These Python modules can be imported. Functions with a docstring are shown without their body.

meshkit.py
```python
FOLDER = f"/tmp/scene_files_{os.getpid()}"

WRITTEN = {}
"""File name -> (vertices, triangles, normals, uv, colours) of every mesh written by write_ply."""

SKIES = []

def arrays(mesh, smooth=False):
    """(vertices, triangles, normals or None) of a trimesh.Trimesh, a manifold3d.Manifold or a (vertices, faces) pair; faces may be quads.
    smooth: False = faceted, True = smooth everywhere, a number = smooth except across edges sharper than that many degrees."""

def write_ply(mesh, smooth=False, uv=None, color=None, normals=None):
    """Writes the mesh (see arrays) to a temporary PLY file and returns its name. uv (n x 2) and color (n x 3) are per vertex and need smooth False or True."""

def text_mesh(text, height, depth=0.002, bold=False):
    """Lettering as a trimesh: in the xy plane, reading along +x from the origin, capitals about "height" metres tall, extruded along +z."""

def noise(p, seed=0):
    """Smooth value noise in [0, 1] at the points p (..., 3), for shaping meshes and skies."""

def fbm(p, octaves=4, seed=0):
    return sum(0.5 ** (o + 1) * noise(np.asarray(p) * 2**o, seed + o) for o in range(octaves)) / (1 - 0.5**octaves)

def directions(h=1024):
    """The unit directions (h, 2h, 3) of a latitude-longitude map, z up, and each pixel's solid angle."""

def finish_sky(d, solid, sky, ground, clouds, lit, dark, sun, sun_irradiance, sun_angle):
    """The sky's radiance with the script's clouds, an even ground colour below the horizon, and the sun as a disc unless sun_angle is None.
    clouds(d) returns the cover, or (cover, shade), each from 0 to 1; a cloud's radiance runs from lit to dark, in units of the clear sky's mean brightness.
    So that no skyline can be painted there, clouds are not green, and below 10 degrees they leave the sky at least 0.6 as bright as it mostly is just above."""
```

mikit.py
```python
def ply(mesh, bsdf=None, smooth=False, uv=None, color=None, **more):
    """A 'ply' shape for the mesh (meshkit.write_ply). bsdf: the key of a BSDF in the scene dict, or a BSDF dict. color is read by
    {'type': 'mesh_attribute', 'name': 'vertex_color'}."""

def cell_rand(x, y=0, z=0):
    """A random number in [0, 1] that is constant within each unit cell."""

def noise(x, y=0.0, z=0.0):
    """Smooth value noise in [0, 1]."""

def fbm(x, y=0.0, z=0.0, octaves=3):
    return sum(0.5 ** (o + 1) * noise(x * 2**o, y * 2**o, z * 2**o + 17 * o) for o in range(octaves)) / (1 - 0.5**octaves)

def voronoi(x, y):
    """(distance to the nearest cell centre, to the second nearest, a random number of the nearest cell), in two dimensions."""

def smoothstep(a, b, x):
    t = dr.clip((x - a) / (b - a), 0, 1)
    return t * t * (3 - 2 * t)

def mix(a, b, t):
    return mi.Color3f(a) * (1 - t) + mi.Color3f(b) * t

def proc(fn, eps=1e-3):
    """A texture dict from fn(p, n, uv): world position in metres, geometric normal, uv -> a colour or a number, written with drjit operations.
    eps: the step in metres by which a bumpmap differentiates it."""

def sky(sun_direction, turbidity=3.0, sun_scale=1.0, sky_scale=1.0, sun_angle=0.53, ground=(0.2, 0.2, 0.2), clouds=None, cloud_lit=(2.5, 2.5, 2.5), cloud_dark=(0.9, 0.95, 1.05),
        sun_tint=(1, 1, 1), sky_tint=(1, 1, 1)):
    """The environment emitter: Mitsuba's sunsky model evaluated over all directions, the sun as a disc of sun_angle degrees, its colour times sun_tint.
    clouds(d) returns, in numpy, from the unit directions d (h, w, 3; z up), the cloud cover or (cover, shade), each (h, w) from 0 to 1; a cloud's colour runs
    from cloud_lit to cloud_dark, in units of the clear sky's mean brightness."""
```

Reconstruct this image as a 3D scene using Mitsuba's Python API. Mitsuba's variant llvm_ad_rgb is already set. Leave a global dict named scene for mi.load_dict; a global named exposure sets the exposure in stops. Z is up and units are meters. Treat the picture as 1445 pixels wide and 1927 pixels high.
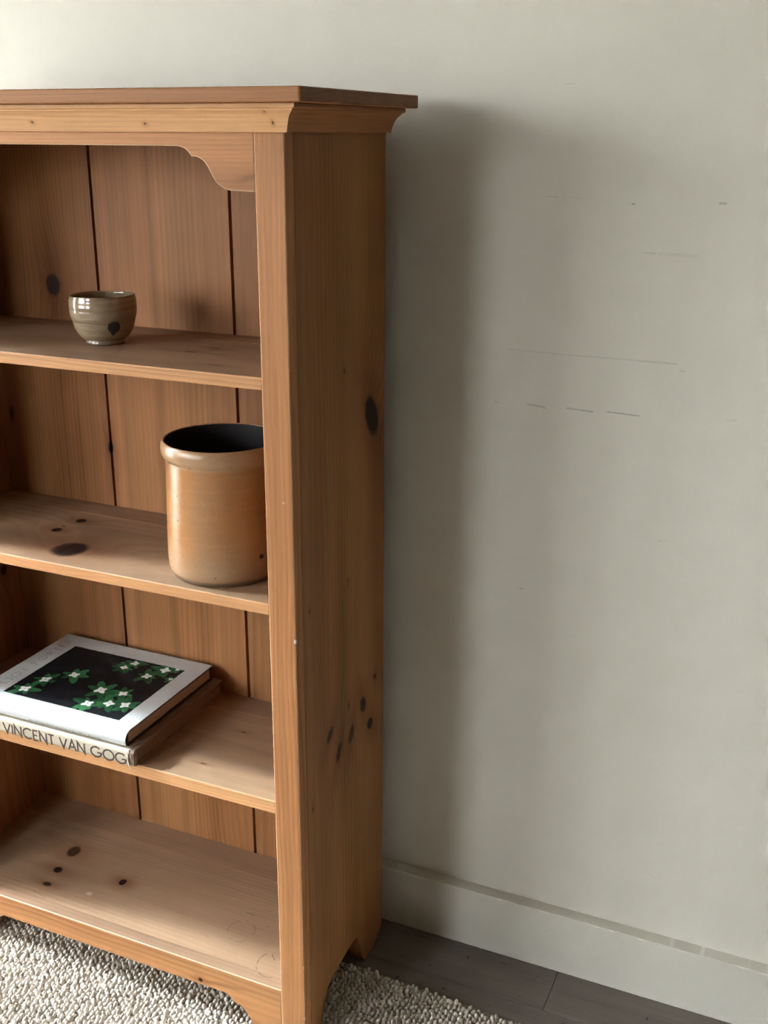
import math, random
import numpy as np, trimesh, drjit as dr, mitsuba as mi, mikit, meshkit
from mikit import proc, noise, fbm, smoothstep, mix, cell_rand
from shapely.geometry import Polygon, LineString, Point
from shapely import affinity, union_all

random.seed(7)
rng = np.random.default_rng(7)
T = mi.ScalarTransform4f
PI = math.pi
scene, labels = {}, {}

# ------------------------------------------------------------------ camera, light, exposure
FOCAL = 2065.0                                                       # in pixels of the 1445 x 1927 frame
EYE = np.array([0.5950, -1.0902, 1.2500])
yaw, pitch, roll = (math.radians(a) for a in (23.603, 19.034, 0.283))
fwd = np.array([-math.sin(yaw) * math.cos(pitch), math.cos(yaw) * math.cos(pitch), -math.sin(pitch)])
right = np.array([math.cos(yaw), math.sin(yaw), 0.0])
up0 = np.cross(right, fwd)
up = -math.sin(roll) * right + math.cos(roll) * up0
scene['camera'] = {'type': 'perspective', 'fov': math.degrees(2 * math.atan(722.5 / FOCAL)), 'fov_axis': 'x', 'near_clip': 0.02, 'far_clip': 100.0,
                   'to_world': T().look_at(origin=EYE.tolist(), target=(EYE + fwd).tolist(), up=up.tolist())}


def overcast(d):
    return np.ones(d.shape[:2]), 1 - np.clip((1 + 2 * d[..., 2]) / 3, 0, 1)          # an overcast sky: three times brighter overhead than at the horizon


# an overcast sky with a veiled sun, seen by the room through the windows on its left and behind the camera
scene['sky'] = mikit.sky((-1.0, -.135, .75), turbidity=6, sun_scale=0.29, sky_scale=8.0, sun_angle=7.0, sun_tint=(.60, .92, 1.40), ground=(0.38, 0.36, 0.32), clouds=overcast,
                         cloud_lit=(1.36, 1.50, 1.62), cloud_dark=(.10, .06, 0.0))
exposure = 5.17
WINDOWS = [(-.50, -.06, .25, 2.05), (-2.70, -1.16, .82, 1.90)]          # y0, y1, z0, z1 in the left wall
FRONT_WINDOW = (-1.66, -.98, .80, 2.0)                                 # x0, x1, z0, z1 in the wall behind the camera
ROOM_X0, ROOM_X1, ROOM_Y0, WALL_Y, ROOM_H = -1.75, 3.2, -3.6, 0.3265, 2.45


# ------------------------------------------------------------------ helpers
def tri(poly):
    v, f = trimesh.creation.triangulate_polygon(poly, engine='earcut')
    return np.asarray(v), np.asarray(f)


def inset(ring, d):
    p = np.roll(ring, 1, 0); n = np.roll(ring, -1, 0)
    e0 = ring - p; e1 = n - ring
    n0 = np.stack([-e0[:, 1], e0[:, 0]], 1); n1 = np.stack([-e1[:, 1], e1[:, 0]], 1)
    n0 /= np.linalg.norm(n0, axis=1, keepdims=True) + 1e-12; n1 /= np.linalg.norm(n1, axis=1, keepdims=True) + 1e-12
    m = n0 + n1; m /= np.linalg.norm(m, axis=1, keepdims=True) + 1e-12
    c = np.clip((m * n0).sum(1), 0.35, 1)
    return ring + m * (d / c)[:, None]


def prism(ring, t0, t1, r0=0.0012, r1=None, axis='z', seg=3):
    """A board: the outline extruded along an axis from t0 to t1, its rims at t0 and t1 rounded with radii r0 and r1."""
    r1 = r0 if r1 is None else r1
    ring = np.asarray(ring, float)
    if Polygon(ring).exterior.is_ccw is False:
        ring = ring[::-1]
    levels = []
    if r0 > 0:
        levels += [(t0 + r0 * (1 - math.cos(a)), r0 * (1 - math.sin(a))) for a in np.linspace(0, PI / 2, seg + 1)]
    else:
        levels += [(t0, 0.0)]
    if r1 > 0:
        levels += [(t1 - r1 * (1 - math.cos(a)), r1 * (1 - math.sin(a))) for a in np.linspace(PI / 2, 0, seg + 1)]
    else:
        levels += [(t1, 0.0)]
    n = len(ring); V = []; F = []
    for t, d in levels:
        q = inset(ring, d) if d > 1e-9 else ring
        V.append(np.column_stack([q, np.full(n, t)]))
    for k in range(len(levels) - 1):
        i = np.arange(n); j = (i + 1) % n
        a, b = k * n, (k + 1) * n
        F += [np.column_stack([a + i, a + j, b + j]), np.column_stack([a + i, b + j, b + i])]
    _, cf = tri(Polygon(ring))
    cv, cf = tri(Polygon(ring))
    # map the cap's vertices back to the ring's
    idx = np.array([np.argmin(((ring - c) ** 2).sum(1)) for c in cv])
    cf = idx[cf]
    a = ring[cf]
    ar = (a[:, 1, 0] - a[:, 0, 0]) * (a[:, 2, 1] - a[:, 0, 1]) - (a[:, 1, 1] - a[:, 0, 1]) * (a[:, 2, 0] - a[:, 0, 0])
    cf[ar < 0] = cf[ar < 0][:, ::-1]
    F += [cf[:, ::-1], cf + (len(levels) - 1) * n]
    V = np.vstack(V); F = np.vstack(F)
    if axis == 'y':      # outline in (x, z), extruded along y
        V = V[:, [0, 2, 1]]; F = F[:, ::-1]
    elif axis == 'x':    # outline in (y, z), extruded along x
        V = V[:, [2, 0, 1]]
    m = trimesh.Trimesh(V, F, process=False)
    m.metadata['rim'] = np.repeat([1.0 if 0 < k < seg and r0 > 0 else 0.0 for k in range(len(levels))], n)      # the vertices of the rounding at t0
    m.metadata['rim1'] = np.repeat([1.0 if 0 < len(levels) - 1 - k < seg and r1 > 0 else 0.0 for k in range(len(levels))], n)
    return m


def rect(a0, a1, b0, b1, r=0.0):
    if r <= 0:
        return np.array([[a0, b0], [a1, b0], [a1, b1], [a0, b1]])
    out = []
    for cx, cy, s in ((a1 - r, b0 + r, -PI / 2), (a1 - r, b1 - r, 0), (a0 + r, b1 - r, PI / 2), (a0 + r, b0 + r, PI)):
        out += [[cx + r * math.cos(s + a), cy + r * math.sin(s + a)] for a in np.linspace(0, PI / 2, 4)]
    return np.array(out)


def box(x0, x1, y0, y1, z0, z1):
    m = trimesh.creation.box(extents=(x1 - x0, y1 - y0, z1 - z0)); m.apply_translation(((x0 + x1) / 2, (y0 + y1) / 2, (z0 + z1) / 2))
    return m


def loft(rings):
    rings = [np.asarray(r, float) for r in rings]; n = len(rings[0]); F = []
    for k in range(len(rings) - 1):
        i = np.arange(n); j = (i + 1) % n; a, b = k * n, (k + 1) * n
        F += [np.column_stack([a + i, a + j, b + j]), np.column_stack([a + i, b + j, b + i])]
    V = np.vstack(rings)
    m = trimesh.Trimesh(V, np.vstack(F), process=False)
    return m


def lathe(profile, n=96):
    p = np.asarray(profile, float); a = np.arange(n) * 2 * PI / n; k = len(p)
    V = np.stack([p[:, None, 0] * np.cos(a), p[:, None, 0] * np.sin(a), np.repeat(p[:, 1:2], n, 1)], -1).reshape(-1, 3)
    i, j = np.meshgrid(np.arange(k - 1), np.arange(n), indexing='ij'); j2 = (j + 1) % n
    q = np.stack([i * n + j, i * n + j2, (i + 1) * n + j2, (i + 1) * n + j], -1).reshape(-1, 4)
    return trimesh.Trimesh(V, np.vstack([q[:, [0, 1, 2]], q[:, [0, 2, 3]]]), process=False)


def spline(pts, n=10):
    """Catmull-Rom through the points."""
    p = np.asarray(pts, float); out = []
    q = np.vstack([2 * p[0] - p[1], p, 2 * p[-1] - p[-2]])
    for i in range(1, len(q) - 2):
        for t in np.linspace(0, 1, n, endpoint=False):
            out.append(0.5 * (2 * q[i] + (q[i + 1] - q[i - 1]) * t + (2 * q[i - 1] - 5 * q[i] + 4 * q[i + 1] - q[i + 2]) * t * t + (3 * q[i] - q[i - 1] - 3 * q[i + 1] + q[i + 2]) * t ** 3))
    out.append(p[-1])
    return np.array(out)


def put(key, mesh, bsdf, smooth=False, label=None, cat=None, group=None, kind=None, **more):
    k, i = key, 1
    while k in scene:
        k = f'{key}_{i:03d}'; i += 1
    scene[k] = mikit.ply(mesh, bsdf, smooth=smooth, **more)
    d = {a: b for a, b in (('label', label), ('category', cat), ('group', group), ('kind', kind)) if b}
    if d:
        labels[k] = d
    return k


def wood(key, mesh, seed, grain, tone=0.5, hue=0.5, worn=0.0, worn1=0.0, **kw):
    """A wooden part: uv carries the board's number, tone, wear and painted highlight of its rounded edges, grain axis (x, z, y) and hue for the wood material."""
    n = len(mesh.vertices)
    wear = np.zeros(n)
    for amount, side in ((worn, 'rim'), (worn1, 'rim1')):
        if amount:
            wear = np.maximum(wear, amount * mesh.metadata[side] * (.55 + .9 * (meshkit.fbm(mesh.vertices * 55, 2, seed) - .25)))
    f = np.where(wear > 0.02, .5 + .5 * np.clip(wear, 0, .98), .5 * tone)
    uv = np.column_stack([seed + .01 + .98 * f, np.full(n, {'x': 0, 'z': 1, 'y': 2}[grain] + 0.02 + 0.95 * hue)])
    return put(key, mesh, 'wood_mat', uv=uv, **kw)


# ------------------------------------------------------------------ materials
# knots: centre, radii along x, y, z, shear of y per z, darkness
KNOTS = [
    (0, .2280, .888, .03, .0210, .032, -.34, 1.0), (0, .1987, .4643, .02, .0105, .0135, -.2, .95), (0, .2231, .4199, .02, .0105, .010, -.2, 1.0),
    (0, .1585, .4366, .02, .0085, .0145, .3, .85), (0, .0909, .4712, .02, .0090, .0105, .55, .8), (0, .1183, .4293, .02, .0080, .0145, .35, .85),
    (0, .2401, .4894, .02, .005, .004, 0, .8), (0, .1503, .4862, .02, .0028, .0035, 0, .8), (0, .1443, .966, .01, .0025, .004, 0, .5), (0, .1512, .6756, .01, .0018, .004, 0, .6),
    (0, .0372, .6776, .01, .0018, .0024, 0, .7), (0, .037, .3858, .01, .0018, .0033, 0, .7),
    (-.3848, .0511, .6959, .027, .029, .02, 0, 1.0), (-.4542, .1083, .6959, .0085, .0085, .01, 0, 1.0), (-.447, .1554, .6959, .0085, .0085, .01, 0, 1.0), (-.4555, .1255, .6959, .0025, .002, .01, 0, .8),
    (-.5263, .2349, 1.0334, .014, .02, .018, 0, 1.0), (-.4440, .2349, .7905, .0055, .02, .0105, 0, 1.0), (-.6332, .2349, .8248, .005, .02, .012, 0, .7),
    (-.1672, .138, .41, .0045, .002, .01, 0, .6), (-.1745, .0409, .41, .006, .0018, .01, 0, .6),
    (-.5018, .1271, .11, .012, .014, .03, 0, .85), (-.4984, .0818, .11, .0088, .0072, .03, 0, 1.0), (-.4939, .0493, .106, .0085, .0045, .03, 0, .95), (-.3808, .0971, .11, .0068, .0075, .03, 0, 1.0),
    (-.1736, 0, .0665, .0038, .01, .0036, 0, 1.0),
    (-.1984, .1008, .9818, .012, .0035, .01, 0, .55), (-.1844, .1361, .9818, .009, .003, .01, 0, .5), (-.1246, .0402, .9818, .011, .003, .01, 0, .35),
    (-.652, .1978, .5657, .01, .007, .009, 0, .9),
    (-.3271, -.014, 1.2604, .0012, .01, .0016, 0, .9), (-.1696, -.014, 1.2588, .0012, .01, .0016, 0, .9), (-.0121, -.014, 1.2711, .001, .01, .001, 0, .8), (-.0071, -.014, 1.2601, .0009, .01, .0021, 0, .95),
]
PALE = [(-.4162, .0566, .107, .007, .004, .02, .45), (-.001, 0, .6515, .0022, .003, .0036, 2.5), (-.0003, 0, .1504, .0008, .002, .003, 1.2), (-.0005, 0, .0609, .0012, .003, .004, 1.2), (-.0125, 0, .832, .002, .004, .002, .5)]


def wood_fn(p, n, uv):
    seed = dr.floor(uv.x); code = (uv.x - seed - .01) / .98
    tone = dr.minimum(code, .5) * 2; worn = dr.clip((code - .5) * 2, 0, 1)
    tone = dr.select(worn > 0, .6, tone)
    g = dr.floor(uv.y); hue = (uv.y - g - .02) / .95
    is_x = g < .5; is_z = (g > .5) & (g < 1.5)
    s = dr.select(is_x, p.x, dr.select(is_z, p.z, p.y))
    a = dr.select(is_x, p.y, p.x)
    b = dr.select(is_x | (~is_x & ~is_z), p.z, p.y)
    r1, r2, r3 = cell_rand(seed, 3), cell_rand(seed, 5), cell_rand(seed, 9)
    halo, dark, swirl = mi.Float(0), mi.Float(0), mi.Float(0)
    rough = noise(p.x * 420, p.y * 420, p.z * 420) * .35 + noise(p.x * 130, p.y * 130, p.z * 130) * .3
    for (cx, cy, cz, rx, ry, rz, k, w) in KNOTS:
        dz = p.z - cz
        dx, dy = p.x - cx, p.y - cy - k * dz
        q = dr.square(dx / rx) + dr.square(dy / ry) + dr.square(dz / rz)
        d = dr.sqrt(q)
        dark = dr.maximum(dark, w * (1 - smoothstep(.72, 1.12, d + rough * .35 - .1)))
        # the grain bends round a knot: it reaches further along the grain than across
        along = dr.select(is_x, dr.square(dx / rx), dr.select(is_z, dr.square(dz / rz), dr.square(dy / ry)))
        q2 = q - along * .72
        e = dr.exp(-q2 * .22)
        swirl += min(rx, ry, rz) * 1.5 * e * w
        halo = dr.maximum(halo, w * dr.exp(-q2 * .30))
    seedoff = r1 * 7.3
    warp = (fbm(s * 2.3 + seedoff * 3, a * 9 + seedoff, b * 9, 3) - .5) * .020 + (noise(s * 9 + seedoff, a * 60, b * 60) - .5) * .0022
    ca = a + .35 * (r2 - .5) + .10 * r3 + s * .012 * (r1 - .5); cb = b + .03 + .10 * r3 * (r1 - .35)
    rad = dr.sqrt(dr.square(ca) + dr.square(cb) + 1e-6) + warp + swirl
    cell = rad / (.0042 + .0035 * r2)
    t = cell - dr.floor(cell)
    vary = cell_rand(dr.floor(cell), seed)
    late = smoothstep(.25, .86, t) * (1 - smoothstep(.9, 1.0, t)) * (.35 + .65 * vary)
    fibre = noise(s * 14 + seedoff, a * 900, b * 900)
    fibre2 = noise(s * 45, a * 1700, b * 1700)
    blotch = fbm(s * 3.1 + seedoff, a * 16, b * 16, 3)
    stripe = noise(s * .9 + seedoff, (ca + warp) * 75, cb * 30)
    red = fbm(s * 1.7 + 3.7 + seedoff, a * 11 + 5, b * 11, 2)
    base = mix((.395, .193, .080), (.345, .141, .054), dr.clip(hue + (red - .5) * 1.1, 0, 1))
    base = mix(base, (.430, .240, .118), 1 - smoothstep(0, .2, hue))
    c = mix(base, base * mi.Color3f(.62, .52, .44), late * (.20 + .42 * smoothstep(.35, .7, fbm(s * 1.3 + seedoff, a * 13, b * 13, 2))))
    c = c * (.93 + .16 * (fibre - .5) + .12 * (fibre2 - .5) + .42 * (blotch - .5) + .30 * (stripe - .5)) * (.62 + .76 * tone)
    c = mix(c, mi.Color3f(.185, .140, .105) * (.75 + .5 * blotch), dr.select(n.z > .9, .58, 0))                    # upper faces greyer and darker
    across = dr.abs(dr.select(is_x, n.x, dr.select(is_z, n.z, n.y)))
    c = c * mix((1, 1, 1), (.50, .46, .44), smoothstep(.75, .95, across))                                       # end grain
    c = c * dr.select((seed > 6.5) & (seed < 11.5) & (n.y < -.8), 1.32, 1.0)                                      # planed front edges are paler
    c = mix(c, mi.Color3f(.50, .39, .28), worn * .8)                                                            # rubbed edges, with the light catching their rounding painted in too
    c = mix(c, c * mi.Color3f(.62, .46, .40), dr.clip(halo * 1.15, 0, 1) * .8)
    ring = noise(dr.sqrt(dr.square(p.x * 300) + dr.square(p.y * 300) + dr.square(p.z * 150)) * .5)
    c = mix(c, mi.Color3f(.022, .010, .007) * (.6 + .9 * ring), dr.clip(dark, 0, 1))
    pale = mi.Float(0)
    for (cx, cy, cz, rx, ry, rz, w) in PALE:
        q = dr.sqrt(dr.square((p.x - cx) / rx) + dr.square((p.y - cy) / ry) + dr.square((p.z - cz) / rz))
        pale = dr.maximum(pale, w * .4 * (1 - smoothstep(.6, 1.1, q + rough * .5 - .15)))
    c = mix(c, mi.Color3f(.80, .72, .62), dr.clip(pale, 0, 1))
    # wear on the bottom shelf: two ring stains and a few strokes left by pots; a resin streak on the bottom rail, a smudge on the top rail
    low = (p.z > .09) & (p.z < .125) & (n.z > .5)
    brk = noise(p.x * 140, p.y * 140)
    st = mi.Float(0)
    for (cx, cy, r, w, lo) in ((-.149, .078, .021, .5, .38), (-.0725, .0385, .0235, .85, .36)):
        d = dr.sqrt(dr.square(p.x - cx) + dr.square(p.y - cy))
        st = dr.maximum(st, w * (1 - smoothstep(.0003, .0011, dr.abs(d - r))) * smoothstep(lo, lo + .25, brk))
    for (x0, y0, x1, y1, r, w) in ((-.159, .1135, -.146, .113, .0011, .8), (-.083, .056, -.074, .047, .0013, .9), (-.130, .090, -.118, .092, .001, .5), (-.505, .030, -.478, .024, .0008, .5), (-.205, .052, -.19, .05, .002, .3), (-.118, .099, -.114, .101, .0011, .7)):
        ex, ey = x1 - x0, y1 - y0
        u = dr.clip(((p.x - x0) * ex + (p.y - y0) * ey) / (ex * ex + ey * ey), 0, 1)
        d = dr.sqrt(dr.square(p.x - x0 - u * ex) + dr.square(p.y - y0 - u * ey))
        st = dr.maximum(st, w * (1 - smoothstep(r * .3, r, d)) * (.5 + .5 * smoothstep(.2, .5, brk)))
    c = mix(c, mi.Color3f(.10, .055, .03), dr.select(low, st * .8, 0))
    streak = dr.exp(-dr.square((p.x + .135) / .045) - dr.square((p.z - .0665 - .12 * (p.x + .1736)) / .0035)) * dr.select((p.y < .02) & (p.z < .09), .5, 0)
    smudge = dr.exp(-dr.square((p.x + .044) / .014) - dr.square((p.z - .2 - 1.0035 - .2 * (p.x + .044)) / .0035)) * dr.select((p.y < .02) & (p.x < -.0375), .5, 0)
    c = mix(c, c * mi.Color3f(.42, .34, .30), dr.clip(streak + smudge, 0, 1))
    return mi.Color3f(dr.clip(c, 0, 1))


scene['wood_mat'] = {'type': 'twosided', 'bsdf': {'type': 'principled', 'base_color': proc(wood_fn), 'roughness': .5, 'specular': .18}}

WALL_MARKS = [  # x0, z0, x1, z1, half width, darkness
    (.2168, 1.3090, .2285, 1.3085, .0012, .35), (.4150, 1.1722, .4222, 1.1724, .0017, .6), (.3100, 1.1686, .3135, 1.1690, .0013, .7), (.2000, 1.1750, .2140, 1.1746, .0008, .4), (.214, 1.1746, .25, 1.174, .0012, .10),
    (.3300, 1.1105, .3440, 1.1100, .0008, .55), (.3480, 1.1100, .3960, 1.1090, .0030, .16),
    (.1600, .9752, .2380, .9742, .0011, .26), (.2380, .9742, .3820, .9745, .0011, .34), (.3330, .9735, .3830, .9738, .0012, .3), (.3870, .9660, .3925, .9652, .0011, .5),
    (.1410, .9010, .1470, .9008, .0011, .35), (.1880, .9022, .2080, .9010, .0013, .6), (.2060, .9012, .2140, .8992, .0013, .65), (.2440, .9022, .2790, .9010, .0014, .6), (.2980, .9030, .3400, .9016, .0013, .65), (.317, .9032, .321, .9018, .0016, .5),
    (.4500, .9080, .4620, .9088, .0020, .22), (.3800, .7345, .3828, .7330, .0012, .5), (.386, .7352, .3925, .7330, .0008, .3), (.1900, .6305, .1945, .6312, .0011, .75), (.4090, .2080, .4200, .2030, .0015, .2), (.36, 1.4, .372, 1.3985, .001, .15),
]


def wall_fn(p, n, uv):
    c = mi.Color3f(.615, .580, .500) * (.985 + .03 * fbm(p.x * 2.2, p.y * 2.2, p.z * 2.2, 2))
    brk = noise(p.x * 240, p.z * 420) * .6 + noise(p.x * 900, p.z * 900) * .4
    m = mi.Float(0)
    for (x0, z0, x1, z1, r, w) in WALL_MARKS:
        ex, ez = x1 - x0, z1 - z0
        u = dr.clip(((p.x - x0) * ex + (p.z - z0) * ez) / (ex * ex + ez * ez), 0, 1)
        d = dr.sqrt(dr.square(p.x - x0 - u * ex) + dr.square(p.z - z0 - u * ez))
        m = dr.maximum(m, .78 * w * (1 - smoothstep(r * .35, r, d + (brk - .5) * r * .9)) * smoothstep(.12, .5, brk + w * .25))
    return mix(c, mi.Color3f(.19, .165, .13), dr.select(p.y > WALL_Y - .01, m, 0))


scene['wall_mat'] = {'type': 'twosided', 'bsdf': {'type': 'principled', 'base_color': proc(wall_fn), 'roughness': .55, 'specular': .25}}


def trim_fn(p, n, uv):
    e = (p.z > .1035) & (p.z < .1066)
    chip = smoothstep(.62, .8, noise(p.x * 90, 3.3, p.z * 300)) * dr.select(e, 1, 0)
    return mix((.595, .562, .485), (.80, .78, .73), chip * .8)


scene['trim_mat'] = {'type': 'twosided', 'bsdf': {'type': 'principled', 'base_color': proc(trim_fn), 'roughness': .42, 'specular': .4}}
scene['room_mat'] = {'type': 'twosided', 'bsdf': {'type': 'diffuse', 'reflectance': {'type': 'rgb', 'value': (.17, .150, .120)}}}
scene['frame_mat'] = {'type': 'twosided', 'bsdf': {'type': 'principled', 'base_color': {'type': 'rgb', 'value': (.72, .71, .68)}, 'roughness': .4}}


def floor_fn(p, n, uv):
    row = dr.floor((p.y - .2175) / .19)
    v = cell_rand(row, dr.floor((p.x - .289 + row * .437) / 1.2))
    s = fbm(p.x * 3 + v * 9, p.y * 60, v * 5, 3)
    f = noise(p.x * 25 + v * 5, p.y * 700)
    spot = smoothstep(.955, .975, noise(p.x * 80 + 3.1, p.y * 160)) * .5
    return mi.Color3f(.150, .125, .106) * (.75 + .5 * s + .12 * (f - .5)) * (.9 + .2 * v) * (1 - spot)


scene['floor_mat'] = {'type': 'twosided', 'bsdf': {'type': 'principled', 'base_color': proc(floor_fn), 'roughness': .38, 'specular': .4}}


def rug_fn(p, n, uv):
    c1 = cell_rand(dr.floor(uv.x * 64), dr.floor(uv.y * 64))
    fibre = noise(p.x * 1100, p.y * 500, p.z * 900)
    return mix((.45, .385, .315), (.70, .65, .585), c1) * (.82 + .3 * fibre)


scene['rug_mat'] = {'type': 'twosided', 'bsdf': {'type': 'principled', 'base_color': proc(rug_fn), 'roughness': .95, 'specular': .1, 'sheen': .2}}


def rugbase_fn(p, n, uv):
    v, w, r = mikit.voronoi(p.x / .007, p.y / .0088)
    return mi.Color3f(.46, .40, .33) * (.35 + .9 * smoothstep(.0, .55, w - v)) * (.8 + .4 * r)


scene['rug_base_mat'] = {'type': 'twosided', 'bsdf': {'type': 'diffuse', 'reflectance': proc(rugbase_fn)}}

CUP_X, CUP_Y, Z1 = -.3386, .1077, .9818
CROCK_X, CROCK_Y, Z2 = -.1486, .0855, .6959
Z3 = .4100


def cup_fn(p, n, uv):
    x, y, z = p.x - CUP_X, p.y - CUP_Y, p.z - Z1
    a = dr.atan2(y, x)
    bands = fbm(z * 420, a * 1.3, 2.0, 3); sp = noise(x * 700, y * 700, z * 700)
    c = mix((.330, .245, .155), (.215, .150, .092), bands) * (.9 + .2 * sp)
    c = mix(c, (.19, .12, .07), smoothstep(.0610, .0638, z) * .7)
    c = mix(c, (.12, .085, .06), (1 - smoothstep(.004, .0095, z)) * .6)
    line = (1 - smoothstep(.0004, .0011, dr.abs(z - .0318 - .0008 * dr.sin(a * 2)))) * .5
    c = mix(c, (.09, .07, .05), line)
    # one round dark brush dot with a running drop
    ang = -.60
    u = (a - ang) * .0395; v = z - .0262
    d = dr.minimum(dr.sqrt(dr.square(u / .0088) + dr.square(v / .0082)), dr.sqrt(dr.square((u + .0008) / .0036) + dr.square((v + .0074) / .0038)))
    inside = dr.sqrt(x * x + y * y) > .034
    c = mix(c, (.020, .021, .026), dr.select(inside, 1 - smoothstep(.85, 1.1, d + (sp - .5) * .12), 0))
    return c


scene['cup_mat'] = {'type': 'twosided', 'bsdf': {'type': 'roughplastic', 'diffuse_reflectance': proc(cup_fn), 'int_ior': 1.75, 'alpha': 0.035, 'nonlinear': False}}


def crock_fn(p, n, uv):
    x, y, z = p.x - CROCK_X, p.y - CROCK_Y, p.z - Z2
    a = dr.atan2(y, x)
    h = fbm(z * 170, a * 1.6, 1.0, 4); bl = fbm(x * 16, y * 16, z * 20, 3); sp = noise(x * 600, y * 600, z * 900)
    c = mix((.47, .215, .075), (.43, .235, .105), dr.clip(bl * 1.2 - .2, 0, 1))
    c = mix(c, (.49, .29, .15), dr.clip((h - .45) * 1.7, 0, 1) * .6)
    c = mix(c, (.42, .285, .170), (1 - smoothstep(.015, .075, z + bl * .02)) * .75)
    c = mix(c, (.46, .31, .185), smoothstep(.152, .158, z) * .7)
    c = mix(c, (.36, .27, .17), smoothstep(.55, .75, fbm(a * 4, z * 60, 7, 3)) * .16)
    c = c * mi.Color3f(.80, .735, .70) * (.93 + .14 * sp)
    c = mix(c, (.085, .055, .035), (1 - smoothstep(.004, .010, z)) * .75)
    c = mix(c, (.34, .21, .11), (1 - smoothstep(.0003, .0012, dr.abs(z - .0195))) * .35)
    for (ang, zz, ru, rv, w) in ((-.40, .0375, .0042, .0030, 1), (-1.22, .0150, .0016, .0008, .7), (-1.93, .118, .0010, .0016, .7), (-1.93, .085, .0010, .0014, .8), (-1.95, .058, .0009, .0011, .6), (-1.98, .155, .004, .0008, .5), (-2.2, .157, .003, .0008, .6), (-1.6, .1585, .003, .0007, .5)):
        d = dr.sqrt(dr.square((a - ang) * .0765 / ru) + dr.square((z - zz) / rv))
        c = mix(c, (.030, .018, .014), w * (1 - smoothstep(.7, 1.1, d + (sp - .5) * .3)))
    return c


scene['black_glaze_mat'] = {'type': 'twosided', 'bsdf': {'type': 'principled', 'base_color': {'type': 'rgb', 'value': (.012, .010, .010)}, 'roughness': .7, 'specular': .2}}
scene['crock_mat'] = {'type': 'twosided', 'bsdf': {'type': 'roughplastic', 'diffuse_reflectance': proc(crock_fn), 'int_ior': 1.55, 'alpha': 0.11, 'nonlinear': False}}


def page_fn(p, n, uv):
    l = noise(p.z * 2600, p.x * 3, p.y * 6) * .6 + noise(p.z * 900, p.x * 9, p.y * 9) * .4
    return mix((.44, .33, .265), (.32, .23, .18), l)


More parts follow.
